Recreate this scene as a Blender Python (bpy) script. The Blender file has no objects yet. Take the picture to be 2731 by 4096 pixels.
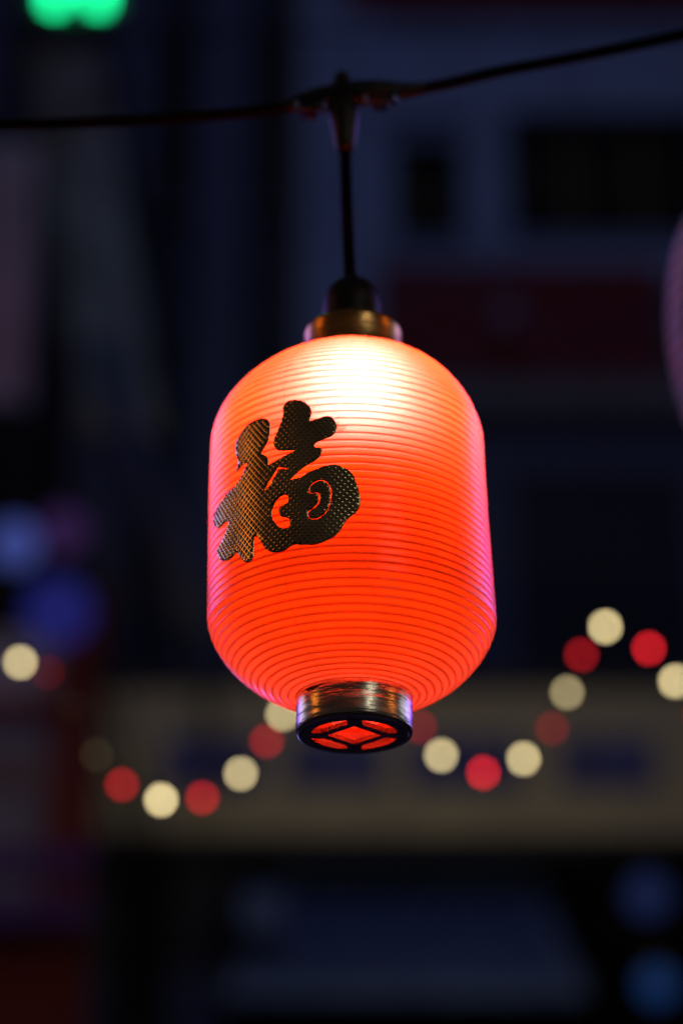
import bpy, bmesh, math, random
from mathutils import Vector, Matrix
from mathutils.geometry import delaunay_2d_cdt

random.seed(7)
S = bpy.context.scene
COL = S.collection
PI = math.pi

# ------------------------------------------------------------------ camera
cd = bpy.data.cameras.new('camera')
cam = bpy.data.objects.new('camera', cd); COL.objects.link(cam)
cam.location = (-0.0070, -1.0778, 1.5815)
cam.rotation_euler = (math.radians(90 + 25.474), 0, 0)
cd.sensor_fit = 'HORIZONTAL'; cd.sensor_width = 24.0; cd.lens = 73.69
cd.clip_start = 0.05; cd.clip_end = 400
cd.dof.use_dof = True
cd.dof.focus_distance = 1.115
cd.dof.aperture_fstop = 2.5
cd.dof.aperture_blades = 0
S.camera = cam

# ------------------------------------------------------------------ world (night sky glow over a city)
w = bpy.data.worlds.new('World'); S.world = w; w.use_nodes = True
bg = w.node_tree.nodes['Background']
bg.inputs['Color'].default_value = (0.66, 0.50, 0.46, 1)
bg.inputs['Strength'].default_value = 0.024

# ------------------------------------------------------------------ lamps of the street, with added fills
def lamp(name, kind, loc, col, power, size=0.1, target=None, size_y=None, spread=None):
    l = bpy.data.lights.new(name, kind); l.color = col; l.energy = power
    if kind == 'AREA':
        l.size = size
        if size_y: l.shape = 'RECTANGLE'; l.size_y = size_y
        if spread: l.spread = math.radians(spread)
    else:
        l.shadow_soft_size = size
    o = bpy.data.objects.new(name, l); COL.objects.link(o); o.location = loc
    if target is not None:
        o.rotation_euler = (Vector(target) - Vector(loc)).to_track_quat('-Z', 'Y').to_euler()
    return o
LANT = (0, 0, 2.1)
lamp('violet_street_lamp', 'AREA', (3.3, 3.4, 4.3), (0.26, 0.13, 1.0), 48, 2.0, LANT, 2.0)
lamp('violet_street_lamp', 'AREA', (-3.2, 3.5, 4.3), (0.28, 0.13, 1.0), 28, 2.0, LANT, 2.0)
lamp('shop_front_lamp', 'AREA', (2.7, 1.5, 3.35), (0.72, 0.88, 1.0), 4.5, 1.7, LANT, 1.1)
lamp('shop_front_lamp', 'AREA', (1.8, -3.0, 3.4), (1.0, 1.0, 0.86), 4.5, 0.8, LANT, 0.9)
lamp('shop_front_lamp', 'AREA', (-2.7, 2.0, 3.4), (0.82, 0.84, 1.0), 3.6, 1.2, LANT, 0.9)
lamp('blue_facade_fill', 'AREA', (0.8, 3.0, 13.5), (0.32, 0.44, 1.0), 78, 4.0, (0.6, 14.0, 10.8), 0.8)  # unseen lamp, added to give the facade its blue night light
lamp('blue_lantern_fill', 'POINT', (-0.7, 2.6, 1.9), (0.22, 0.20, 1.0), 7, 0.14)  # unseen lamp, added to lighten the pale lantern's lower left
lamp('pink_stall_fill', 'POINT', (-2.7, 6.3, 5.6), (1.0, 0.60, 0.76), 8.5, 0.15)  # added out of view to brighten the banners and stall boards
lamp('lit_market_lantern', 'POINT', (2.5, -0.45, 3.15), (1.0, 0.30, 0.04), 6.0, 0.22)
lamp('lit_market_lantern', 'POINT', (-2.5, -0.2, 3.2), (1.0, 0.30, 0.04), 9.0, 0.30)
lamp('sign_floodlight', 'AREA', (0.6, 9.6, 4.3), (1.0, 0.84, 0.50), 6.8, 2.4, (0.5, 12.5, 6.2), 0.3)

vs = S.view_settings
vs.view_transform = 'Standard'; vs.look = 'None'; vs.exposure = 0.0; vs.gamma = 1.0
vs.use_curve_mapping = False
cy = S.cycles
cy.use_denoising = True
cy.max_bounces = 12; cy.diffuse_bounces = 6; cy.glossy_bounces = 6; cy.transmission_bounces = 8
cy.sample_clamp_indirect = 12.0
cy.use_adaptive_sampling = True; cy.adaptive_threshold = 0.005

# ------------------------------------------------------------------ materials
def mat(name):
    m = bpy.data.materials.new(name); m.use_nodes = True
    nt = m.node_tree; nt.nodes.clear()
    out = nt.nodes.new('ShaderNodeOutputMaterial')
    return m, nt, nt.nodes, nt.links, out
def pbr(name, col, rough=0.5, metal=0.0, var=0.15, scale=8.0, bump=0.0, bscale=60.0, spec=0.5, stretch=None):
    m, nt, N, L, out = mat(name)
    b = N.new('ShaderNodeBsdfPrincipled')
    b.inputs['Roughness'].default_value = rough; b.inputs['Metallic'].default_value = metal
    b.inputs['Specular IOR Level'].default_value = spec
    tc = N.new('ShaderNodeTexCoord')
    nz = N.new('ShaderNodeTexNoise'); nz.inputs['Scale'].default_value = scale; nz.inputs['Detail'].default_value = 5
    vec = tc.outputs['Object']
    if stretch:
        mp = N.new('ShaderNodeMapping'); mp.inputs['Scale'].default_value = stretch
        L.new(vec, mp.inputs['Vector']); vec = mp.outputs['Vector']
    L.new(vec, nz.inputs['Vector'])
    r = N.new('ShaderNodeMapRange'); r.inputs['From Min'].default_value = 0.3; r.inputs['From Max'].default_value = 0.7
    r.inputs['To Min'].default_value = 1 - var; r.inputs['To Max'].default_value = 1 + var
    L.new(nz.outputs['Fac'], r.inputs['Value'])
    mx = N.new('ShaderNodeVectorMath'); mx.operation = 'SCALE'; mx.inputs[0].default_value = col[:3]
    L.new(r.outputs['Result'], mx.inputs['Scale']); L.new(mx.outputs['Vector'], b.inputs['Base Color'])
    r2 = N.new('ShaderNodeMapRange'); r2.inputs['To Min'].default_value = max(0.02, rough - 0.12); r2.inputs['To Max'].default_value = min(1, rough + 0.12)
    L.new(nz.outputs['Fac'], r2.inputs['Value']); L.new(r2.outputs['Result'], b.inputs['Roughness'])
    if bump:
        n2 = N.new('ShaderNodeTexNoise'); n2.inputs['Scale'].default_value = bscale; n2.inputs['Detail'].default_value = 4
        L.new(vec, n2.inputs['Vector'])
        bp = N.new('ShaderNodeBump'); bp.inputs['Strength'].default_value = bump; bp.inputs['Distance'].default_value = 0.002
        L.new(n2.outputs['Fac'], bp.inputs['Height']); L.new(bp.outputs['Normal'], b.inputs['Normal'])
    L.new(b.outputs[0], out.inputs[0])
    return m
def glow(name, col, strength):
    m, nt, N, L, out = mat(name)
    e = N.new('ShaderNodeEmission'); e.inputs['Color'].default_value = (*col, 1); e.inputs['Strength'].default_value = strength
    L.new(e.outputs[0], out.inputs[0]); return m

def plastic_shell(name, trans, diff, fwd, fwd_w, gloss_rough=0.28, rib=True, wide=(1.0, 0.140, 0.135), wide_w=0.15):
    """thin translucent coloured plastic: diffuse transmission + diffuse reflection + a soft forward lobe + gloss"""
    m, nt, N, L, out = mat(name)
    tc = N.new('ShaderNodeTexCoord')
    nz = N.new('ShaderNodeTexNoise'); nz.inputs['Scale'].default_value = 35; nz.inputs['Detail'].default_value = 6
    L.new(tc.outputs['Object'], nz.inputs['Vector'])
    vr = N.new('ShaderNodeMapRange'); vr.inputs['From Min'].default_value = .3; vr.inputs['From Max'].default_value = .7
    vr.inputs['To Min'].default_value = .90; vr.inputs['To Max'].default_value = 1.07
    L.new(nz.outputs['Fac'], vr.inputs['Value'])
    # thicker plastic along the ribs passes less light; soft rib shading is painted in too
    thick = N.new('ShaderNodeAttribute'); thick.attribute_name = 'thickness'
    absb = N.new('ShaderNodeMapRange'); absb.inputs['To Min'].default_value = 1.0; absb.inputs['To Max'].default_value = 0.0 if rib else 1.0
    L.new(thick.outputs['Fac'], absb.inputs['Value'])
    mul = vr
    # specks of dirt
    sp = N.new('ShaderNodeTexVoronoi'); sp.inputs['Scale'].default_value = 70
    L.new(tc.outputs['Object'], sp.inputs['Vector'])
    spr = N.new('ShaderNodeMapRange'); spr.inputs['From Min'].default_value = 0.02; spr.inputs['From Max'].default_value = 0.05
    spr.inputs['To Min'].default_value = 0.72; spr.inputs['To Max'].default_value = 1.0
    L.new(sp.outputs['Distance'], spr.inputs['Value'])
    mul2 = N.new('ShaderNodeMath'); mul2.operation = 'MULTIPLY'
    L.new(mul.outputs[0], mul2.inputs[0]); L.new(spr.outputs[0], mul2.inputs[1])
    def tinted(c):
        v = N.new('ShaderNodeVectorMath'); v.operation = 'SCALE'; v.inputs[0].default_value = c
        L.new(mul2.outputs[0], v.inputs['Scale'])
        mx = N.new('ShaderNodeMix'); mx.data_type = 'VECTOR'       # thick plastic absorbs green and blue first
        mx.inputs[4].default_value = (0.54, 0.36, 0.30); mx.inputs[5].default_value = (1, 1, 1)
        L.new(absb.outputs[0], mx.inputs[0])
        v2 = N.new('ShaderNodeVectorMath'); v2.operation = 'MULTIPLY'
        L.new(v.outputs['Vector'], v2.inputs[0]); L.new(mx.outputs[1], v2.inputs[1])
        return v2.outputs['Vector']
    t = N.new('ShaderNodeBsdfTranslucent'); L.new(tinted(trans), t.inputs['Color'])
    d = N.new('ShaderNodeBsdfDiffuse'); d.inputs['Color'].default_value = (*diff, 1)
    rf = N.new('ShaderNodeBsdfRefraction'); L.new(tinted(fwd), rf.inputs['Color'])
    rf.inputs['Roughness'].default_value = 0.74; rf.inputs['IOR'].default_value = 1.28
    m1 = N.new('ShaderNodeMixShader'); m1.inputs['Fac'].default_value = 0.42
    L.new(t.outputs[0], m1.inputs[1]); L.new(d.outputs[0], m1.inputs[2])
    rw = N.new('ShaderNodeBsdfRefraction'); L.new(tinted(wide), rw.inputs['Color'])
    rw.inputs['Roughness'].default_value = 0.95; rw.inputs['IOR'].default_value = 1.40
    m0 = N.new('ShaderNodeMixShader'); m0.inputs['Fac'].default_value = wide_w
    L.new(m1.outputs[0], m0.inputs[1]); L.new(rw.outputs[0], m0.inputs[2])
    m2 = N.new('ShaderNodeMixShader'); m2.inputs['Fac'].default_value = fwd_w
    L.new(m0.outputs[0], m2.inputs[1]); L.new(rf.outputs[0], m2.inputs[2])
    g = N.new('ShaderNodeBsdfGlossy'); g.inputs['Roughness'].default_value = gloss_rough
    fr = N.new('ShaderNodeFresnel'); fr.inputs['IOR'].default_value = 1.5
    geo = N.new('ShaderNodeNewGeometry')
    ff = N.new('ShaderNodeMath'); ff.operation = 'SUBTRACT'; ff.inputs[0].default_value = 1.0
    L.new(geo.outputs['Backfacing'], ff.inputs[1])
    fm = N.new('ShaderNodeMath'); fm.operation = 'MULTIPLY'; L.new(fr.outputs[0], fm.inputs[0]); L.new(ff.outputs[0], fm.inputs[1])
    m3 = N.new('ShaderNodeMixShader'); L.new(fm.outputs[0], m3.inputs['Fac'])
    L.new(m2.outputs[0], m3.inputs[1]); L.new(g.outputs[0], m3.inputs[2])
    bp = N.new('ShaderNodeBump'); bp.inputs['Strength'].default_value = 0.25; bp.inputs['Distance'].default_value = 0.0006
    n2 = N.new('ShaderNodeTexNoise'); n2.inputs['Scale'].default_value = 160; n2.inputs['Detail'].default_value = 3
    L.new(tc.outputs['Object'], n2.inputs['Vector']); L.new(n2.outputs['Fac'], bp.inputs['Height'])
    L.new(bp.outputs['Normal'], g.inputs['Normal'])
    L.new(m3.outputs[0], out.inputs[0])
    return m

M = {}
M['shell'] = plastic_shell('red_translucent_plastic', (0.80, 0.062, 0.003), (0.80, 0.004, 0.0003), (1.0, 0.80, 0.84), 0.0026)
M['shell_smooth'] = plastic_shell('red_clear_plastic', (0.85, 0.03, 0.004), (0.80, 0.02, 0.003), (1.0, 0.30, 0.15), 0.05, 0.12, rib=False)
M['seam'] = plastic_shell('red_plastic_flash', (0.95, 0.06, 0.015), (0.85, 0.03, 0.01), (1, .6, .4), 0.12, 0.3, rib=False)
M['glue'] = plastic_shell('dried_glue', (0.85, 0.06, 0.012), (0.7, 0.03, 0.005), (1, .3, .15), 0.02, 0.2, rib=False)
def film_over(m):
    nt = m.node_tree; out = [n for n in nt.nodes if n.type == 'OUTPUT_MATERIAL'][0]; src = out.inputs[0].links[0].from_socket
    t = nt.nodes.new('ShaderNodeBsdfTransparent'); t.inputs['Color'].default_value = (1.0, 0.72, 0.62, 1)
    mx = nt.nodes.new('ShaderNodeMixShader'); mx.inputs['Fac'].default_value = 0.80
    nt.links.new(src, mx.inputs[1]); nt.links.new(t.outputs[0], mx.inputs[2]); nt.links.new(mx.outputs[0], out.inputs[0])
film_over(M['glue']); film_over(M['seam'])
M['bulb'] = glow('lit_bulb', (1.0, 0.90, 0.78), 205.0)
M['chrome'] = pbr('worn_chrome_plating', (0.78, 0.69, 0.55), 0.25, 1.0, 0.35, 90, 0.35, 110, stretch=(0.5, 0.5, 2.6))
M['grille'] = pbr('dark_plated_plastic', (0.50, 0.42, 0.30), 0.28, 1.0, 0.2, 40)
M['gold'] = pbr('gold_plated_plastic', (0.85, 0.46, 0.16), 0.30, 1.0, 0.35, 60, 0.3, 140, stretch=(0.5, 0.5, 2.0))
M['foil'] = pbr('embossed_gold_foil', (0.82, 0.64, 0.34), 0.20, 1.0, 0.25, 40)
M['rubber'] = pbr('black_rubber', (0.005, 0.005, 0.006), 0.45, 0.0, 0.3, 60, 0.3, 200)
M['cable'] = pbr('black_cable_sheath', (0.004, 0.004, 0.0045), 0.8, 0.0, 0.3, 60, 0.2, 200, spec=0.08)
M['rivet'] = pbr('dark_steel_rivet', (0.10, 0.11, 0.22), 0.22, 1.0)
M['web'] = pbr('dust_thread', (0.25, 0.06, 0.03), 0.8)
M['flake'] = pbr('black_paint_flake', (0.01, 0.008, 0.008), 0.5)

# ------------------------------------------------------------------ mesh helpers
def obj(name, bm, m, parent=None, smooth=False, loc=None):
    me = bpy.data.meshes.new(name)
    bmesh.ops.recalc_face_normals(bm, faces=bm.faces) if not bm.faces.layers.int.get('keep') else None
    bm.to_mesh(me); bm.free()
    if m is not None: me.materials.append(M[m] if isinstance(m, str) else m)
    if smooth:
        me.polygons.foreach_set('use_smooth', [True] * len(me.polygons))
    o = bpy.data.objects.new(name, me); COL.objects.link(o)
    if parent: o.parent = parent
    if loc: o.location = loc
    return o
def empty(name, loc=(0, 0, 0)):
    o = bpy.data.objects.new(name, None); COL.objects.link(o); o.location = loc; o.empty_display_size = 0.05
    return o
def tag(o, label=None, cat=None, group=None, kind=None):
    if label: o['label'] = label
    if cat: o['category'] = cat
    if group: o['group'] = group
    if kind: o['kind'] = kind
    return o
def box(bm, x0, x1, y0, y1, z0, z1, bev=0.0):
    r = bmesh.ops.create_cube(bm, size=1.0)
    for v in r['verts']:
        v.co = Vector((x0 + (v.co.x + .5) * (x1 - x0), y0 + (v.co.y + .5) * (y1 - y0), z0 + (v.co.z + .5) * (z1 - z0)))
    if bev:
        es = list({e for v in r['verts'] for e in v.link_edges})
        bmesh.ops.bevel(bm, geom=es, offset=bev, segments=2, affect='EDGES', profile=0.6)
def lathe(bm, prof, n=96, center=(0, 0), closed=False, fx=None):
    rings = []
    for r, z in prof:
        if r < 1e-6:
            rings.append([bm.verts.new((center[0], center[1], z))] * n); continue
        rings.append([bm.verts.new((center[0] + r * math.cos(2 * PI * i / n) + (fx(z) if fx else 0), center[1] + r * math.sin(2 * PI * i / n), z)) for i in range(n)])
    m = len(rings)
    for j in range(m if closed else m - 1):
        a, b = rings[j], rings[(j + 1) % m]
        for i in range(n):
            k = (i + 1) % n
            vs_ = []
            for v in (a[i], a[k], b[k], b[i]):
                if v not in vs_: vs_.append(v)
            if len(vs_) > 2: bm.faces.new(vs_)
    return rings
def tube(bm, pts, r, n=12, cap=True):
    pts = [Vector(p) for p in pts]; rad = r if isinstance(r, (list, tuple)) else [r] * len(pts)
    prev = None; rings = []
    up = Vector((0, 1, 0))
    for i, p in enumerate(pts):
        t = (pts[min(i + 1, len(pts) - 1)] - pts[max(i - 1, 0)]).normalized()
        a = up - t * up.dot(t)
        if a.length < 1e-4: a = Vector((1, 0, 0)) - t * t.x
        a.normalize(); up = a; b = t.cross(a)
        rings.append([bm.verts.new(p + (a * math.cos(2 * PI * k / n) + b * math.sin(2 * PI * k / n)) * rad[i]) for k in range(n)])
    for a, b in zip(rings, rings[1:]):
        for k in range(n):
            bm.faces.new((a[k], a[(k + 1) % n], b[(k + 1) % n], b[k]))
    if cap:
        bm.faces.new(rings[0][::-1]); bm.faces.new(rings[-1])
def spline(pts, n=8):
    pts = [Vector(p) for p in pts]; out = []
    for i in range(len(pts) - 1):
        p0 = pts[max(i - 1, 0)]; p1 = pts[i]; p2 = pts[i + 1]; p3 = pts[min(i + 2, len(pts) - 1)]
        for k in range(n):
            t = k / n
            out.append(0.5 * ((2 * p1) + (p2 - p0) * t + (2 * p0 - 5 * p1 + 4 * p2 - p3) * t * t + (3 * p1 - p0 - 3 * p2 + p3) * t ** 3))
    out.append(pts[-1]); return out
def sphere(bm, c, r, seg=16, rings=10, sz=1.0):
    rr = bmesh.ops.create_uvsphere(bm, u_segments=seg, v_segments=rings, radius=r)
    for v in rr['verts']:
        v.co.z *= sz; v.co += Vector(c)

# ------------------------------------------------------------------ the street behind (large structure)
M['asphalt'] = pbr('asphalt', (0.045, 0.045, 0.05), 0.85, 0, .2, 3)
M['blue_wall'] = pbr('blue_grey_render', (0.27, 0.34, 0.52), 0.85, 0, .12, 1.5)
M['dark_wall'] = pbr('dark_slate_render', (0.030, 0.034, 0.05), 0.85, 0, .2, 1.2)
M['black_wall'] = pbr('near_black_wall', (0.006, 0.006, 0.009), 0.9)  # near-black colour for the lowest wall of the building
M['pilaster'] = pbr('blue_pilaster_paint', (0.085, 0.095, 0.17), 0.8, 0, .15, 1.5)
M['grey_wall'] = pbr('grey_render', (0.16, 0.16, 0.18), 0.85, 0, .12, 1.5)
M['red_board'] = pbr('dark_red_paint', (0.15, 0.005, 0.010), 0.7, 0, .2, 2)
M['window_glass'] = pbr('dark_window_glass', (0.007, 0.011, 0.013), 0.15, 0, .1, 2)
M['window_frame'] = pbr('window_frame_paint', (0.05, 0.06, 0.08), 0.6)
M['cream'] = pbr('cream_sign_paint', (0.60, 0.51, 0.29), 0.6, 0, .1, 2)
M['navy'] = pbr('navy_lettering', (0.07, 0.08, 0.30), 0.5, 0, .2, 3)
M['awning_blue'] = pbr('blue_canvas', (0.13, 0.21, 0.52), 0.8, 0, .15, 2)
M['awning_pale'] = pbr('pale_blue_canvas', (0.30, 0.42, 0.70), 0.8, 0, .15, 2)
M['dark_metal'] = pbr('dark_painted_metal', (0.02, 0.02, 0.024), 0.5)
M['banner_grey'] = pbr('pale_banner_cloth', (0.60, 0.62, 0.62), 0.9, 0, .3, 1.5)
M['banner_pink'] = pbr('pink_banner_cloth', (0.80, 0.62, 0.70), 0.9, 0, .2, 2)
M['red_post'] = pbr('dark_red_lacquer', (0.30, 0.035, 0.010), 0.6, 0, .2, 3)
M['violet_board'] = pbr('violet_board_paint', (0.16, 0.07, 0.30), 0.6, 0, .2, 3)

bm = bmesh.new(); bmesh.ops.create_grid(bm, x_segments=2, y_segments=2, size=60)
tag(obj('ground', bm, 'asphalt'), 'dark asphalt ground of the street', 'ground', kind='structure')

def part_box(name, m, parent, *a, bev=0.0):
    bm = bmesh.new(); box(bm, *a, bev); return obj(name, bm, m, parent)
def window(parent, x0, x1, z0, z1, y, nx, nz):
    bm = bmesh.new(); f = 0.06
    box(bm, x0 - f, x0, y - .06, y + .08, z0 - f, z1 + f); box(bm, x1, x1 + f, y - .06, y + .08, z0 - f, z1 + f)
    box(bm, x0, x1, y - .058, y + .078, z1, z1 + f); box(bm, x0, x1, y - .058, y + .078, z0 - f, z0)
    fo = obj('window', bm, 'window_frame', parent)
    wx = (x1 - x0) / nx; wz = (z1 - z0) / nz
    for i in range(nx):
        for j in range(nz):
            part_box('pane', 'window_glass', fo, x0 + i * wx + .012, x0 + (i + 1) * wx - .012, y + .02, y + .035, z0 + j * wz + .012, z0 + (j + 1) * wz - .012)
    bm = bmesh.new(); box(bm, x0 - .1, x1 + .1, y - .12, y - .062, z0 - f - .06, z0 - f)
    obj('sill', bm, 'window_frame', fo)
    return fo

A = empty('apartment_building')
tag(A, 'blue grey rendered building with dark windows and red boards, upper right behind lantern', 'building')
def wall_with_openings(bm, X0, X1, Z0, Z1, y0, y1, holes):
    xs = sorted({X0, X1, *[h[0] for h in holes], *[h[1] for h in holes]})
    zs = sorted({Z0, Z1, *[h[2] for h in holes], *[h[3] for h in holes]})
    for a, b in zip(xs, xs[1:]):
        for c, d in zip(zs, zs[1:]):
            cx, cz = (a + b) / 2, (c + d) / 2
            if any(h[0] < cx < h[1] and h[2] < cz < h[3] for h in holes): continue
            box(bm, a, b, y0, y1, c, d)
holes = [(0.44, 1.04, 11.34, 12.36), (1.43, 3.16, 11.37, 12.66), (4.0, 4.45, 11.37, 12.24), (4.85, 6.6, 11.37, 12.66)]
bm = bmesh.new(); wall_with_openings(bm, -0.34, 8.0, 9.70, 15.5, 14.0, 14.3, holes); obj('wall', bm, 'blue_wall', A)
bm = bmesh.new(); box(bm, -0.34, 8.0, 14.0, 14.3, 0, 7.3); obj('wall', bm, 'black_wall', A)
bm = bmesh.new(); box(bm, -0.34, 8.0, 13.99, 14.3, 9.12, 9.46); obj('string_course', bm, 'pilaster', A)
bm = bmesh.new(); box(bm, -0.34, 8.0, 13.9, 14.3, 9.46, 9.70); obj('ledge', bm, 'dark_wall', A)
bm = bmesh.new(); box(bm, -0.34, 8.0, 14.02, 14.3, 7.3, 9.12); obj('wall', bm, 'dark_wall', A)
bm = bmesh.new(); box(bm, 0.32, 1.09, 13.975, 13.999, 12.44, 12.58); obj('lintel', bm, 'pilaster', A)
for i, h in enumerate(holes): window(A, *h, 14.1, 1 if i % 2 == 0 else 3, 2)
for (x0, x1) in ((1.02, 1.34), (2.75, 3.1)):
    part_box('downpipe_boxing', 'pilaster', A, x0, x1, 13.94, 14.018, 7.3, 9.12)
bm = bmesh.new(); box(bm, 0.30, 2.66, 13.86, 13.99, 9.90, 11.0, 0.01); obj('fascia_board', bm, 'red_board', A)
bm = bmesh.new(); box(bm, -0.02, 8.0, 13.86, 13.99, 13.66, 14.3, 0.01); obj('fascia_board', bm, 'red_board', A)
bm = bmesh.new(); box(bm, 2.70, 8.0, 13.93, 13.99, 9.72, 10.9, 0.01); obj('panel', bm, 'dark_wall', A)
bm = bmesh.new(); box(bm, 0.27, 8.0, 13.82, 13.995, 9.60, 9.88, 0.01); obj('balcony_edge', bm, 'grey_wall', A)
bm = bmesh.new(); box(bm, -0.34, 0.30, 13.9, 13.998, 0, 15.5); obj('corner_pilaster', bm, 'blue_wall', A)

B = empty('shophouse')
tag(B, 'dark slate shophouse with blue pilasters, left of the blue grey building', 'building')
bm = bmesh.new(); box(bm, -9, -0.36, 13.5, 13.8, 0, 15.5); obj('wall', bm, 'dark_wall', B)
for x0, x1, m in ((-1.19, -0.80, 'pilaster'), (-2.1, -1.62, 'pilaster'), (-3.6, -2.9, 'pilaster')):
    part_box('pilaster', m, B, x0, x1, 13.2, 13.498, 0, 15.5, bev=.02)
window(B, -0.72, -0.44, 8.3, 10.1, 13.46, 1, 2); window(B, -1.52, -1.26, 8.3, 10.1, 13.46, 1, 2)
window(B, -0.72, -0.44, 11.3, 13.1, 13.46, 1, 2); window(B, -1.52, -1.26, 11.3, 13.1, 13.46, 1, 2)

# shop sign: cream board with navy lettering blocks
SG = empty('shop_sign', (0, 0, 0)); tag(SG, 'long cream shop sign board with blurred navy lettering, behind the string lights', 'sign')
bm = bmesh.new(); box(bm, -1.73, 4.6, 12.5, 12.75, 5.66, 6.70, .02); obj('board', bm, 'cream', SG)
bm = bmesh.new(); box(bm, -1.80, 4.67, 12.44, 12.8, 6.72, 6.80, .01); box(bm, -1.80, 4.67, 12.44, 12.8, 5.54, 5.64, .01); obj('trim', bm, 'dark_metal', SG)
random.seed(3)
for x0, x1 in ((-1.21, -0.55), (-0.37, 0.28), (0.44, 1.22), (1.47, 2.12), (2.5, 3.2)):
    n = 4; g = (x1 - x0) / n
    for k in range(n):            # unreadable strokes: each lettering block is four stout navy marks
        a = x0 + k * g
        bm = bmesh.new()
        box(bm, a + .01, a + g - .01, 12.47, 12.499, 5.97, 6.34, .004)
        obj('lettering', bm, 'navy', SG)
for x in (-1.2, 0.6, 2.4, 4.2):
    part_box('bracket', 'dark_metal', SG, x, x + .06, 12.752, 14.0 if x > -.3 else 13.5, 6.2, 6.26)

# awnings below the sign
def awning(name, label, m, x0t, x1t, x0b, x1b, yt, zt, yb, zb, drop, n):
    o = empty(name, (0, 0, 0)); tag(o, label, 'awning', 'awnings below the shop sign')
    bm = bmesh.new()
    rows = []
    for j in range(9):
        t = j / 8; row = []
        for i in range(n * 4 + 1):
            s = i / (n * 4)
            x = (x0t + (x1t - x0t) * s) * (1 - t) + (x0b + (x1b - x0b) * s) * t
            sag = -0.05 * math.sin(PI * t) - 0.012 * (1 - math.cos(2 * PI * s * n))
            row.append(bm.verts.new((x, yt + (yb - yt) * t, zt + (zb - zt) * t + sag)))
        rows.append(row)
    for a, b in zip(rows, rows[1:]):
        for i in range(len(a) - 1): bm.faces.new((a[i], a[i + 1], b[i + 1], b[i]))
    bmesh.ops.solidify(bm, geom=bm.faces[:], thickness=0.012)
    obj('canopy', bm, m, o, True)
    for k in range(n):
        s0, s1 = k / n, (k + 1) / n
        bm = bmesh.new(); a = x0b + (x1b - x0b) * s0; b = x0b + (x1b - x0b) * s1
        pts = [(a + .01, zb - .02)] + [(a + .01 + (b - a - .02) * i / 10, zb - .02 - drop * (.6 + .4 * math.sin(PI * i / 10))) for i in range(11)] + [(b - .01, zb - .02)]
        f = bm.faces.new([bm.verts.new((p[0], yb - .02, p[1])) for p in pts])
        bmesh.ops.solidify(bm, geom=[f], thickness=0.01)
        obj('valance_flap', bm, m, o)
    bm = bmesh.new(); tube(bm, [(x0b, yb, zb - .05), (x1b, yb, zb - .05)], .02); obj('front_bar', bm, 'dark_metal', o)
    for x, xb in ((x0t, x0b), (x1t, x1b)):
        bm = bmesh.new(); tube(bm, [(x, yt, zt - .9), (xb, yb, zb - .05)], .015); obj('arm', bm, 'dark_metal', o)
    return o
awning('awning', 'wide blue canvas awning hanging at the bottom of the picture', 'awning_blue', -0.42, 1.36, -0.70, 1.42, 13.4, 5.70, 11.0, 4.25, 0.35, 7)
awning('awning', 'small pale blue canvas awning left of the wide one', 'awning_pale', -0.66, -0.38, -0.62, -0.34, 12.2, 5.22, 11.6, 4.78, 0.10, 1)

# ------------------------------------------------------------------ things at the left edge
T = empty('green_tube_light'); tag(T, 'two glowing green tubes in a fixture at the upper left corner', 'tube light')
M['green'] = glow('green_neon', (0.01, 1.0, 0.34), 5.6)
for x in (-1.735, -1.475):
    bm = bmesh.new(); tube(bm, [(x, 9.0, 9.70), (x, 9.0, 9.73), (x, 9.0, 9.80), (x, 9.0, 11.6)], [.015, .03, .042, .042], 16); obj('tube', bm, 'green', T, True)
    bm = bmesh.new(); tube(bm, [(x, 9.0, 9.64), (x, 9.0, 9.71)], .06, 16); obj('end_cap', bm, 'dark_metal', T)
bm = bmesh.new(); box(bm, -1.90, -1.36, 9.08, 9.2, 9.78, 11.7, .02); obj('back_panel', bm, 'dark_metal', T)
part_box('bracket', 'dark_metal', T, -1.66, -1.56, 9.201, 13.5, 10.6, 10.7)

def cloth(name, label, m, x0, x1, y, z0, z1, group, lean=0.0, wave=5, cat='banner'):
    o = empty(name, (0, 0, 0)); tag(o, label, cat, group)
    bm = bmesh.new(); rows = []
    for j in range(13):
        t = j / 12; row = []
        for i in range(21):
            s = i / 20
            row.append(bm.verts.new((x0 + (x1 - x0) * s + lean * t, y + .05 * math.sin(wave * 2 * PI * s + 2 * t) * (.3 + .7 * t), z1 + (z0 - z1) * t)))
        rows.append(row)
    for a, b in zip(rows, rows[1:]):
        for i in range(20): bm.faces.new((a[i], a[i + 1], b[i + 1], b[i]))
    bmesh.ops.solidify(bm, geom=bm.faces[:], thickness=0.006)
    obj('cloth', bm, m, o, True)
    bm = bmesh.new(); tube(bm, [(x0 - .05, y, z1 + .02), (x1 + .05, y, z1 + .02)], .02); obj('rod', bm, 'dark_metal', o)
    part_box('bracket', 'dark_metal', o, (x0 + x1) / 2 - .02, (x0 + x1) / 2 + .02, y + .02, 13.2, z1, z1 + .04)
    return o
cloth('banner', 'pale grey cloth banner hanging under the green tubes', 'banner_grey', -2.25, -1.72, 11.0, 7.9, 11.0, 'cloth banners by the shophouse', 0.55, 3)
cloth('banner', 'pinkish cloth banner at the left edge of the picture', 'banner_pink', -2.3, -1.60, 8.0, 6.5, 8.05, 'cloth banners by the shophouse', 0.05, 4)

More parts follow.
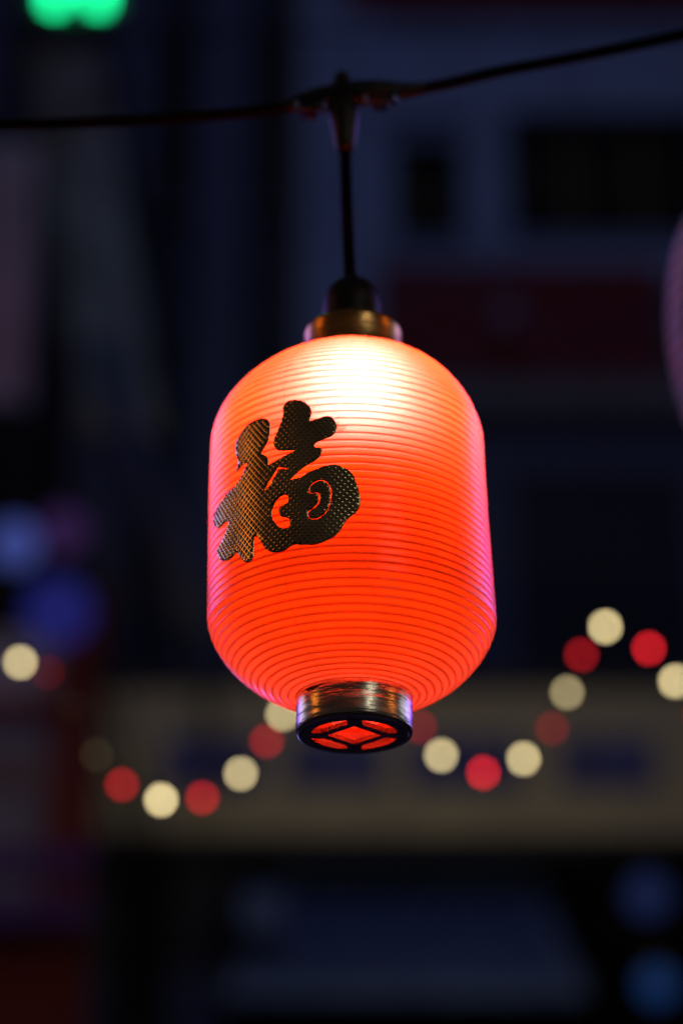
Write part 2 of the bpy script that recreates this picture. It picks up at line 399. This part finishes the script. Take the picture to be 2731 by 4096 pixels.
# slanting downpipe on the shophouse
bm = bmesh.new(); tube(bm, [(-1.50, 10.2, 8.1), (-0.86, 10.2, 6.2)], .09, 16)
D_ = empty('canopy_strut'); tag(D_, 'slanting blue grey strut left of the lantern', 'strut')
obj('strut', bm, 'pilaster', D_, True)
bm = bmesh.new(); tube(bm, [(-1.50, 10.2, 8.1), (-1.50, 13.2, 8.1)], .04, 12); obj('wall_bracket', bm, 'dark_metal', D_)
bm = bmesh.new(); tube(bm, [(-0.86, 10.2, 6.2), (-0.86, 13.3, 6.2)], .04, 12); obj('wall_bracket', bm, 'dark_metal', D_)

# blue globe lamps
def globe(name, label, loc, r, col, st, back_y, group='small blue lamps'):
    o = empty(name, loc); tag(o, label, 'lamp', group)
    bm = bmesh.new(); sphere(bm, (0, 0, 0), r); obj('globe', bm, glow(name + '_glow', col, st), o, True)
    bm = bmesh.new(); lathe(bm, [(0, r * 1.25), (r * .5, r * 1.2), (r * .55, r * .85)], 20); obj('holder', bm, 'dark_metal', o, True)
    bm = bmesh.new(); tube(bm, [(0, 0, r * 1.2), (0, .1, r * 1.6), (0, back_y - loc[1], r * 1.8)], .02); obj('arm', bm, 'dark_metal', o)
    return o
globe('globe_lamp', 'bright blue lamp at the left edge', (-1.39, 7, 5.28), .10, (.17, .24, 1), .25, 13.4)
globe('globe_lamp', 'violet lamp beside the bright blue one', (-1.19, 7, 5.34), .10, (.45, .18, .9), .060, 13.4)
globe('globe_lamp', 'deep blue lamp below the violet one', (-1.19, 7, 4.97), .14, (.10, .11, 1), .12, 13.4)
globe('globe_lamp', 'blue lamp at lower right beside the awning', (1.64, 10, 4.57), .11, (.15, .26, 1), .062, 14.0)
globe('globe_lamp', 'lowest blue lamp in the lower right corner', (1.66, 10, 4.09), .09, (.07, .26, 1), .115, 14.0)
globe('globe_lamp', 'faint lamp in front of the dark red board', (1.304, 13.2, 10.15), .09, (.3, .35, .9), .03, 13.86)

# red lacquered post with violet shelf boards
P_ = empty('market_stall_frame'); tag(P_, 'dark red stall frame with violet boards at the lower left', 'stall')
part_box('post', 'red_post', P_, -1.46, -1.24, 8.9, 9.1, 0, 5.9, bev=.01)
part_box('board', 'violet_board', P_, -2.6, -1.18, 8.5, 8.56, 4.28, 4.40)
part_box('board', 'violet_board', P_, -2.6, -1.17, 8.5, 8.56, 4.04, 4.15)
part_box('panel', 'red_post', P_, -2.4, -1.20, 8.7, 8.76, 3.2, 4.02)
part_box('curtain_panel', 'banner_grey', P_, -2.58, -1.48, 9.15, 9.2, 4.3, 5.75)
part_box('cross_beam', 'red_post', P_, -2.6, -1.47, 8.9, 9.0, 5.2, 5.3)
part_box('post', 'red_post', P_, -2.75, -2.61, 8.5, 8.9, 0, 5.9)

# ------------------------------------------------------------------ string of red and warm white bulbs
SL = empty('string_light'); tag(SL, 'swagged string of red and warm white bulbs glowing behind the lantern', 'string lights')
Y = 1.667
pts = [(-0.757, 3.216), (-0.657, 3.138), (-0.600, 3.116), (-0.547, 3.045), (-0.492, 2.940), (-0.439, 2.878), (-0.360, 2.847), (-0.279, 2.851), (-0.204, 2.901), (-0.154, 2.969), (-0.122, 3.027), (-0.052, 3.102), (0.02, 3.13), (0.097, 3.073), (0.153, 2.999), (0.194, 2.939), (0.277, 2.903), (0.358, 2.932), (0.417, 2.996), (0.451, 3.073), (0.484, 3.154), (0.536, 3.216), (0.622, 3.168), (0.671, 3.097), (0.718, 3.027)]
pts = [(round(x * .69 - .004, 4), round(1.5815 + (z - 1.5815) * .69, 4)) for x, z in pts]
WH, RD = (1.0, 0.80, 0.40), (1.0, 0.02, 0.03)
kinds = ['r.5', 'w.85', 'r.07', 'w.004', 'w.022', 'r.42', 'w1.05', 'r.5', 'w.72', 'r.36', 'w.7', 'r.4', 'w.6', 'r.4', 'r.2', 'w.78', 'r.85', 'w.82', 'r.16', 'w.42', 'r.40', 'w1.0', 'r.9', 'w.95', 'r.5']
BR = 0.0053
bm = bmesh.new(); tube(bm, spline([(x, Y, z + .0155) for x, z in pts], 6), .0012, 8); obj('wire', bm, 'cable', SL)
mats = {}
for (x, z), k in zip(pts, kinds):
    if k not in mats: mats[k] = glow('bulb_' + ('white' if k[0] == 'w' else 'red'), WH if k[0] == 'w' else RD, (12.0 if k[0] == 'w' else 10.0) * float(k[1:]))
    bm = bmesh.new()
    prof = [(0, -BR * 1.1)] + [(BR * math.sin(PI * t / 10), -BR * 1.1 * math.cos(PI * t / 10)) for t in range(1, 9)] + [(BR * .55, BR * 1.0)]
    lathe(bm, prof, 16); b = obj('bulb', bm, mats[k], SL, True, (x, Y, z))
    bm = bmesh.new(); lathe(bm, [(BR * .6, BR * .95), (BR * .62, BR * 2.6), (BR * .3, BR * 3.0)], 12); obj('socket', bm, 'cable', b, True)
for x, z in ((pts[12][0], pts[12][1] + .0155), (pts[21][0], pts[21][1] + .0155), (pts[0][0], pts[0][1] + .0155)):
    bm = bmesh.new(); tube(bm, [(x, Y, z), (x, Y, 3.75)], .0008, 6); obj('hanger_wire', bm, 'cable', SL)
bm = bmesh.new(); tube(bm, [(-4, Y, 3.752), (4, Y, 3.752)], .003, 8); obj('span_wire', bm, 'cable', SL)

# ------------------------------------------------------------------ second lantern, out of focus at the right edge
M['pale_paper'] = pbr('pale_lilac_lantern_paper', (0.86, 0.84, 0.84), 0.25, 0, .1, 20)
L2 = empty('paper_lantern', (0.352, 0.423, 2.463)); tag(L2, 'unlit pale lilac ribbed lantern, blurred at the right edge of the picture', 'lantern')
prof = []
for j in range(161):
    t = -1 + 2 * j / 160; a = math.asin(max(-1, min(1, t)) * .96)
    r = .083 * math.cos(a) ** .75; ph = (t * .14 / .0160)
    prof.append((r * (1 + .07 * abs(math.sin(PI * ph))), .14 * t))
bm = bmesh.new(); lathe(bm, prof, 72); obj('body', bm, 'pale_paper', L2, True)
M['rib_wire'] = pbr('brown_rib_wire', (0.16, 0.05, 0.035), 0.5)
for k in range(-8, 9):
    z = k * .0160; r = .083 * math.cos(math.asin(z / .14 * .96)) ** .75
    bm = bmesh.new(); lathe(bm, [(r + .0040 * math.cos(q * PI / 4), z + .0034 * math.sin(q * PI / 4)) for q in range(8)], 60, closed=True); obj('rib', bm, 'rib_wire', L2, True)
bm = bmesh.new(); lathe(bm, [(0, .152), (.022, .152), (.025, .148), (.025, .13)], 40); obj('top_cap', bm, 'gold', L2, True)
bm = bmesh.new(); lathe(bm, [(.025, -.13), (.025, -.148), (.021, -.151), (.0, -.151)], 40); obj('bottom_ring', bm, 'chrome', L2, True)
bm = bmesh.new(); tube(bm, [(0, 0, .15), (0, 0, .46)], .0033); obj('cord', bm, 'cable', L2, True)
bm = bmesh.new(); tube(bm, [(-1.0, 0, .44), (1.6, 0, .52)], .0033); obj('span_cable', bm, 'cable', L2, True)

# ------------------------------------------------------------------ black festoon cable with tee connector, drop cord and socket
FZ = 2.1
FC = empty('festoon_cable', (0, 0, FZ)); tag(FC, 'thick black cable with tee connector and drop cord holding the lantern', 'cable')
left = [(-1.6, .27), (-0.9, .257), (-0.5, .258), (-0.2608, .262), (-0.2201, .2627), (-0.1658, .2647), (-0.1116, .2683), (-0.0681, .2725), (-0.040, .2765), (-0.015, .283)]
right = [(0.004, .286), (0.022, .287), (0.0358, .289), (0.0634, .2957), (0.0939, .3045), (0.1525, .3180), (0.2111, .3326), (0.2543, .3437), (0.6, .437), (1.4, .66)]
bm = bmesh.new(); tube(bm, spline([(x, 0, z) for x, z in left + right], 6), .0037, 16); obj('cable', bm, 'cable', FC, True)
def tee():
    bm = bmesh.new()
    ax = [(-.046, .2757, .0034), (-.040, .2768, .0040), (-.032, .2795, .0056), (-.022, .2828, .0072), (-.010, .2855, .0080), (.002, .2870, .0082), (.014, .2880, .0078), (.024, .2885, .0066), (.034, .2893, .0050), (.042, .2905, .0042), (.048, .2920, .0034)]
    tube(bm, [(x, 0, z) for x, z, r in ax], [r for _, _, r in ax], 20)
    return bm
tb = obj('tee_connector', tee(), 'rubber', FC, True)
bm = bmesh.new(); tube(bm, [(-.0067, 0, .290), (-.0055, 0, .268), (-.0052, 0, .262), (-.0050, 0, .256), (-.0048, 0, .2475), (-.0046, 0, .2445), (-.0046, 0, .2425)], [.0094, .0092, .0084, .0076, .0066, .0056, .0040], 24); obj('strain_relief', bm, 'rubber', tb, True)
bm = bmesh.new(); lathe(bm, [(.0, .0068), (.0040, .0062), (.0056, .003), (.0058, -.006)], 24); obj('top_knob', bm, 'rubber', tb, True, (-.0067, 0, .2955))
for x, z in ((-.0355, .2745), (-.0185, .2747), (.0075, .2795), (.0260, .2805)):
    bm = bmesh.new(); lathe(bm, [(0, -.0042), (.0022, -.0038), (.0028, -.002), (.0028, .004)], 16); obj('rivet', bm, 'rivet', tb, True, (x, -.0035, z))
for x0, x1, z0, z1 in ((-.0325, -.0215, .2708, .2775), (.0115, .0225, .2775, .2835)):
    part_box('cable_clip', 'rubber', tb, x0, x1, -.0055, .0055, z0, z1, bev=.0012)
bm = bmesh.new(); tube(bm, spline([(-.0046, 0, .246), (-.0042, 0, .225), (-.0036, 0, .200), (-.0028, 0, .175), (-.0018, 0, .1485)], 4), .0037, 16); obj('drop_cord', bm, 'cable', FC, True)
bm = bmesh.new()
lathe(bm, [(.0034, .1535), (.0042, .1515), (.0048, .1495), (.0080, .1480), (.0120, .1450), (.0152, .1405), (.0170, .1345), (.0176, .1280), (.0178, .1120), (.0178, .106), (0, .106)], 64, (-.0008, 0))
obj('socket', bm, 'rubber', FC, True)

# ------------------------------------------------------------------ the lantern
L1 = empty('lantern', (0, 0, FZ))
tag(L1, 'glowing red ribbed plastic lantern with a gold foil character, hanging from the black cable', 'lantern')
ZT, ZB, RT, RB, HT, HB, RR, NT, NB = .0371, -.0729, .0783, .0800, .0499, .0448, .0314, 1.686, 1.634
def skew(z):            # the blown body sits a little off its own axis
    t = min(1, max(0, (z - .05) / .05))
    return -.0037 * math.exp(-((z - .03) / .1) ** 2) * (1 - t * t * (3 - 2 * t))
def body_profile():
    p = []
    for i in range(61):
        a = i / 60 * PI / 2
        p.append((RR + (RB - RR) * math.sin(a) ** (2 / NB), ZB - HB * math.cos(a) ** (2 / NB)))
    for i in range(1, 60):
        p.append((RB + (RT - RB) * i / 60, ZB + (ZT - ZB) * i / 60))
    RTOP = .0265
    for i in range(61):
        a = i / 60 * PI / 2
        p.append((RTOP + (RT - RTOP) * math.cos(a) ** (2 / NT), ZT + (HT + .003) * math.sin(a) ** (2 / NT)))
    return [Vector((r, 0, z)) for r, z in p]
BP = body_profile()
cum = [0]
for a, b in zip(BP, BP[1:]): cum.append(cum[-1] + (b - a).length)
def at_arc(s):
    s = min(max(s, 0), cum[-1]); lo = 0
    while lo < len(cum) - 2 and cum[lo + 1] < s: lo += 1
    d = cum[lo + 1] - cum[lo]; t = (s - cum[lo]) / d if d > 1e-12 else 0
    return BP[lo].lerp(BP[lo + 1], t)
PITCH = cum[-1] / round(cum[-1] / .00445)
NR = round(cum[-1] / PITCH)
frac = [(-.15, 0, .50), (-.09, .45, .75), (-.035, .9, 1.), (.035, .9, 1.), (.09, .45, .8), (.15, 0, .55), (.25, -.12, .34), (.40, -.2, .13), (.58, -.2, .04), (.74, -.12, .20)]  # last value: rib thickness, with soft shading painted between the ribs
rows = []
for k in range(NR + 1):
    for f, h, th in frac:
        s = (k + f) * PITCH
        if s < 0 or s > cum[-1]: continue
        p = at_arc(s); q0, q1 = at_arc(s - .0012), at_arc(s + .0012); t = (q1 - q0).normalized()
        nrm = Vector((t.z, 0, -t.x))
        edge = min(1, k / 1.0) if k < 1 else 1
        pp = p + nrm * (h * .00036 * edge)
        rows.append((pp.x, pp.z, th))
n = 180
verts = []; thick = []
for r, z, th in rows:
    for i in range(n):
        a = 2 * PI * i / n
        verts.append((r * math.cos(a) + skew(z), r * math.sin(a), z)); thick.append(th)
faces = [(j * n + i, j * n + (i + 1) % n, (j + 1) * n + (i + 1) % n, (j + 1) * n + i) for j in range(len(rows) - 1) for i in range(n)]
me = bpy.data.meshes.new('body'); me.from_pydata(verts, [], faces)
at = me.attributes.new('thickness', 'FLOAT', 'POINT'); at.data.foreach_set('value', thick)
me.polygons.foreach_set('use_smooth', [True] * len(me.polygons)); me.materials.append(M['shell'])
body = bpy.data.objects.new('body', me); COL.objects.link(body); body.parent = L1
# mould seam: a hair-thin ridge running down the body
def radius_at(z):
    if z > ZT:
        return None
    return RB + (RT - RB) * (z - ZB) / (ZT - ZB)
bm = bmesh.new(); prevr = None
for j in range(0, len(rows)):
    r, z, _ = rows[j]; ring = []
    for da, dr in ((-.0022, -.0001), (0, .00028), (.0022, -.0001)):
        a = math.radians(-90) - .46 + da * (.08 / max(r, .03))
        ring.append(bm.verts.new(((r + dr) * math.cos(a) + skew(z), (r + dr) * math.sin(a), z)))
    if prevr:
        bm.faces.new((prevr[0], prevr[1], ring[1], ring[0])); bm.faces.new((prevr[1], prevr[2], ring[2], ring[1]))
    prevr = ring
obj('mould_seam', bm, 'seam', body, True)

# gold foil good-fortune character stuck on the body; outline as (arc, height) in tenths of a millimetre
GLYPH = [(-368,238),(-352,266),(-329,277),(-298,275),(-268,266),(-234,247),(-210,220),(-199,191),(-201,163),(-212,133),(-207,129),(-179,132),(-144,145),(-112,150),(-87,141),(-70,116),(-59,85),(-64,54),(-82,31),(-110,17),(-145,4),(-173,-7),(-185,-22),(-179,-37),(-156,-41),(-144,-54),(-146,-77),(-161,-99),(-189,-119),(-225,-137),(-258,-155),(-284,-174),(-306,-193),(-325,-209),(-292,-209),(-255,-202),(-219,-184),(-183,-169),(-148,-158),(-113,-150),(-78,-149),(-44,-158),(-14,-176),(13,-203),(29,-233),(41,-275),(50,-316),(55,-361),(49,-399),(32,-430),(15,-445),(-6,-464),(-27,-486),(-45,-515),(-62,-545),(-90,-573),(-124,-593),(-158,-605),(-193,-613),(-227,-610),(-263,-604),(-298,-597),(-324,-599),(-350,-615),(-380,-623),(-419,-620),(-451,-607),(-480,-582),(-501,-550),(-518,-519),(-535,-497),(-549,-487),(-559,-500),(-561,-529),(-563,-574),(-567,-610),(-581,-628),(-605,-628),(-635,-611),(-661,-580),(-682,-550),(-699,-538),(-740,-553),(-791,-553),(-849,-528),(-891,-494),(-905,-462),(-893,-440),(-864,-421),(-836,-406),(-807,-383),(-786,-360),(-773,-338),(-780,-322),(-815,-314),(-853,-318),(-895,-313),(-940,-285),(-964,-247),(-958,-211),(-917,-190),(-864,-173),(-810,-157),(-769,-138),(-743,-140),(-713,-140),(-684,-120),(-657,-99),(-636,-75),(-621,-49),(-613,-28),(-631,-26),(-658,-30),(-685,-40),(-708,-43),(-697,-29),(-686,-6),(-690,19),(-701,51),(-712,87),(-711,127),(-691,154),(-658,182),(-621,204),(-581,213),(-538,216),(-497,211),(-466,194),(-450,164),(-447,132),(-452,93),(-464,58),(-485,28),(-503,10),(-509,-4),(-498,-12),(-476,-27),(-462,-49),(-460,-72),(-455,-89),(-434,-83),(-406,-75),(-374,-63),(-335,-52),(-305,-43),(-300,-36),(-327,-30),(-366,-24),(-398,-15),(-418,10),(-425,39),(-418,69),(-402,100),(-386,139),(-373,176),(-367,206)]
GLYPH_HOLE = [(-338,-305),(-353,-293),(-376,-293),(-400,-307),(-420,-329),(-434,-356),(-441,-385),(-435,-416),(-417,-447),(-394,-475),(-367,-491),(-345,-493),(-332,-480),(-331,-454),(-336,-436),(-355,-427),(-378,-418),(-391,-400),(-396,-380),(-389,-359),(-369,-352),(-350,-348),(-338,-335),(-336,-321)]
GLYPH_SLIT = [(-396,-117),(-345,-135),(-347,-144),(-389,-132),(-413,-166),(-446,-209),(-471,-232),(-486,-237),(-466,-202),(-432,-161),(-408,-129)]
GLYPH_RING = [(-216,-309),(-219,-287),(-213,-266),(-199,-250),(-176,-239),(-149,-236),(-122,-249),(-104,-278),(-95,-322),(-102,-368),(-117,-412),(-142,-446),(-174,-464),(-200,-465),(-223,-456),(-229,-431),(-222,-410),(-201,-397),(-184,-384),(-171,-365),(-166,-342),(-170,-323),(-179,-312),(-197,-313)]
GLYPH_ISLAND = [(-213,-305),(-215,-288),(-209,-269),(-196,-254),(-175,-244),(-150,-241),(-124,-253),(-108,-280),(-100,-321),(-106,-366),(-120,-409),(-144,-441),(-176,-459),(-200,-460),(-220,-453),(-225,-432),(-218,-415),(-197,-403),(-178,-389),(-163,-368),(-158,-343),(-162,-321),(-174,-307),(-196,-308)]
GLUE_A = [(-67,108),(-49,117),(-51,94),(-8,90),(-12,68),(-31,49),(-64,54),(-59,85)]
GLUE_B = [(-450,168),(-415,164),(-373,160),(-376,143),(-413,137),(-448,154)]
WEB_A = [(-190,213),(-168,183),(-129,160),(-101,153)]
WEB_B = [(-261,331),(-209,310),(-158,293),(-108,261),(-97,220),(-66,215),(-59,179),(-51,163),(-52,139),(-45,131)]
WEB_C = [(-102,32),(-61,14),(-16,-1),(-9,-72),(-1,-149)]
def wrap(u, v, off):
    """arc length u and height v on the body, lifted off the surface by off metres"""
    th = u / .08; r = radius_at(v) + .0005 + off
    return Vector((r * math.sin(th) + skew(v), -r * math.cos(th), v))
def inside(p, poly):
    c = False; j = len(poly) - 1
    for i in range(len(poly)):
        a, b = poly[i], poly[j]
        if (a[1] > p[1]) != (b[1] > p[1]) and p[0] < (b[0] - a[0]) * (p[1] - a[1]) / (b[1] - a[1]) + a[0]: c = not c
        j = i
    return c
def smooth_poly(poly, n=3):
    m = len(poly); out = []
    for i in range(m):
        p0, p1, p2, p3 = [Vector((*poly[(i + k) % m], 0)) for k in (-1, 0, 1, 2)]
        for k in range(n):
            t = k / n; q = 0.5 * ((2 * p1) + (p2 - p0) * t + (2 * p0 - 5 * p1 + 4 * p2 - p3) * t * t + (3 * p1 - p0 - 3 * p2 + p3) * t ** 3)
            out.append((q.x, q.y))
    return out
def foil():
    outer = smooth_poly(GLYPH); holes_ = [smooth_poly(h, 2) for h in (GLYPH_HOLE, GLYPH_SLIT, GLYPH_RING)]; isl = smooth_poly(GLYPH_ISLAND, 2)
    def solid(p):
        if not inside(p, outer): return False
        if inside(p, holes_[0]) or inside(p, holes_[1]): return False
        if inside(p, holes_[2]) and not inside(p, isl): return False
        return True
    V, E = [], []; hgt = {}
    for loop in [outer] + holes_ + [isl]:
        b = len(V)
        for i, p in enumerate(loop): V.append(Vector(p)); E.append((b + i, b + (i + 1) % len(loop)))
    nb = len(V)
    bnd = [V[i] for i in range(nb)]
    c = 25.5; ang = math.radians(38); ca, sa = math.cos(ang), math.sin(ang)
    cell = [(0, 0, 0.0), (.5, .5, 1.0), (.5, .22, .42), (.5, .78, .42), (.22, .5, .42), (.78, .5, .42), (.5, 0, 0.0), (0, .5, 0.0)]
    for i in range(-45, 46):
        for j in range(-45, 46):
            k = random.uniform(.82, 1.08)
            for du, dv, h in cell:
                gu, gv = (i + du) * c, (j + dv) * c
                p = (gu * ca - gv * sa - 440, gu * sa + gv * ca - 180)
                if not (-980 < p[0] < 70 and -640 < p[1] < 290) or not solid(p): continue
                d = min((p[0] - q.x) ** 2 + (p[1] - q.y) ** 2 for q in bnd)
                if d < 9: continue
                V.append(Vector(p)); hgt[len(V) - 1] = h * k if d > 36 else 0.0
    ov, oe, of, orig_v, _, _ = delaunay_2d_cdt(V, E, [], 0, 1e-4)
    bm = bmesh.new(); bv = []
    for q, src in zip(ov, orig_v):
        h = max((hgt.get(s, 0.0) for s in src), default=0.0)
        bv.append(bm.verts.new(wrap(q.x * 1e-4, q.y * 1e-4, .00045 + .00105 * h)))
    for f in of:
        cx = sum(ov[i].x for i in f) / len(f); cz = sum(ov[i].y for i in f) / len(f)
        if solid((cx, cz)): bm.faces.new([bv[i] for i in f])
    for v in [v for v in bm.verts if not v.link_faces]: bm.verts.remove(v)
    bmesh.ops.recalc_face_normals(bm, faces=bm.faces)
    # turned-down rim gives the foil its thickness
    be = [e for e in bm.edges if len(e.link_faces) == 1]
    r = bmesh.ops.extrude_edge_only(bm, edges=be)
    for v in [g for g in r['geom'] if isinstance(g, bmesh.types.BMVert)]:
        d = Vector((v.co.x - skew(v.co.z), v.co.y, 0)).normalized(); v.co -= d * .0006
    return bm
fo = obj('character_sticker', foil(), 'foil', L1, True)
def film(poly, name, m, off):
    V = [Vector(p) for p in poly]; bm = bmesh.new()
    us = [p[0] for p in poly]; vs2 = [p[1] for p in poly]
    pts_ = list(V); E = [(i, (i + 1) % len(V)) for i in range(len(V))]
    for u in range(int(min(us)), int(max(us)), 9):
        for v in range(int(min(vs2)), int(max(vs2)), 9):
            if inside((u, v), poly): pts_.append(Vector((u + .3, v + .2)))
    ov, oe, of, _, _, _ = delaunay_2d_cdt(pts_, E, [], 0, 1e-4)
    bv = [bm.verts.new(wrap(q.x * 1e-4, q.y * 1e-4, off)) for q in ov]
    for f in of:
        c = (sum(ov[i].x for i in f) / len(f), sum(ov[i].y for i in f) / len(f))
        if inside(c, poly): bm.faces.new([bv[i] for i in f])
    return obj(name, bm, m, L1, True)
film(GLUE_A, 'glue_smear', 'glue', .0002); film(GLUE_B, 'glue_smear', 'glue', .0002)
for wv in (WEB_A, WEB_B, WEB_C):
    bm = bmesh.new(); tube(bm, [wrap(u * 1e-4, v * 1e-4, .0005) for u, v in wv], .00009, 5); obj('dust_thread', bm, 'web', L1)

# bottom ring, grille and inner lens
ZR0, ZR1 = -.1150, -.1395
bm = bmesh.new()
lathe(bm, [(.0300, ZR0), (.0315, ZR0), (.03175, ZR0 - .0006), (.0319, -.1195), (.0318, -.1225), (.03187, -.1252), (.03178, -.1282), (.0319, -.1312), (.0318, -.1340), (.0318, ZR1 + .0022), (.0313, ZR1 + .0007), (.0303, ZR1), (.0296, ZR1), (.0294, ZR1 + .0004), (.0294, -.1215), (.0300, ZR0)], 128)
ring = obj('bottom_ring', bm, 'chrome', L1, True)
bm = bmesh.new()
gz0, gz1 = ZR1 + .0004, ZR1 + .0026
lathe(bm, [(.0238, gz0), (.02955, gz0), (.02955, gz1), (.0238, gz1)], 128, closed=True)
hd = .0146; bwid = .0046          # inner half diagonal, bar width
for q in range(4):
    a = q * PI / 2
    u = Vector((math.cos(a), math.sin(a), 0)); v = Vector((-math.sin(a), math.cos(a), 0))
    def P(x, y, z): return u * x + v * y + Vector((0, 0, z))
    od = hd + bwid * math.sqrt(2)
    z0, z1 = gz0 - .00012 * (1 + q % 2), gz1 + .00012 * (1 + q % 2)
    quad = [(hd, 0), (od, 0), (0, od), (0, hd)]
    lo = [bm.verts.new(P(x, y, z0)) for x, y in quad]; hi = [bm.verts.new(P(x, y, z1)) for x, y in quad]
    bm.faces.new(lo[::-1]); bm.faces.new(hi)
    for i in range(4): bm.faces.new((lo[i], lo[(i + 1) % 4], hi[(i + 1) % 4], hi[i]))
    z0, z1 = gz0 - .0004, gz1 + .0004
    quad = [(hd + .003, -.0040), (.0246, -.0040), (.0246, .0040), (hd + .003, .0040)]
    lo = [bm.verts.new(P(x, y, z0)) for x, y in quad]; hi = [bm.verts.new(P(x, y, z1)) for x, y in quad]
    bm.faces.new(lo[::-1]); bm.faces.new(hi)
    for i in range(4): bm.faces.new((lo[i], lo[(i + 1) % 4], hi[(i + 1) % 4], hi[i]))
obj('coin_grille', bm, 'grille', ring)
bm = bmesh.new(); lathe(bm, [(.0292, -.1205), (.0262, -.1215), (.0256, -.1235), (.0225, -.1262), (.0165, -.1285), (.0085, -.1298), (0, -.1302)], 96); obj('lens', bm, 'shell_smooth', L1, True)
# torn black sticker edge on the ring
bm = bmesh.new()
th0 = -2.55
vsA = []
for i in range(9):
    a = math.radians(-90) - .98 + i * .055
    hh = [.0003, .0013, .0019, .0016, .0022, .0014, .0010, .0006, .0002][i]
    vsA.append((bm.verts.new((.0320 * math.cos(a), .0320 * math.sin(a), -.1194)), bm.verts.new((.0320 * math.cos(a), .0320 * math.sin(a), -.1194 - hh))))
for a, b in zip(vsA, vsA[1:]): bm.faces.new((a[0], b[0], b[1], a[1]))
bmesh.ops.solidify(bm, geom=bm.faces[:], thickness=.0001)
obj('torn_tape', bm, 'flake', L1)
# top collar
bm = bmesh.new()
lathe(bm, [(.0270, .0872), (.0308, .0885), (.0314, .0900), (.0308, .0915), (.0292, .0925), (.0288, .0935), (.0288, .1095), (.0290, .1105), (.0288, .1120), (.0278, .1132), (.0180, .1136)], 128)
obj('top_collar', bm, 'gold', L1, True)
bm = bmesh.new(); sphere(bm, (.001, 0, .070), .0185, 24, 16)
obj('bulb', bm, 'bulb', L1, True)
bm = bmesh.new(); lathe(bm, [(.0120, .0850), (.0140, .0880), (.0145, .106)], 40, (.001, 0)); obj('bulb_base', bm, 'chrome', L1, True)
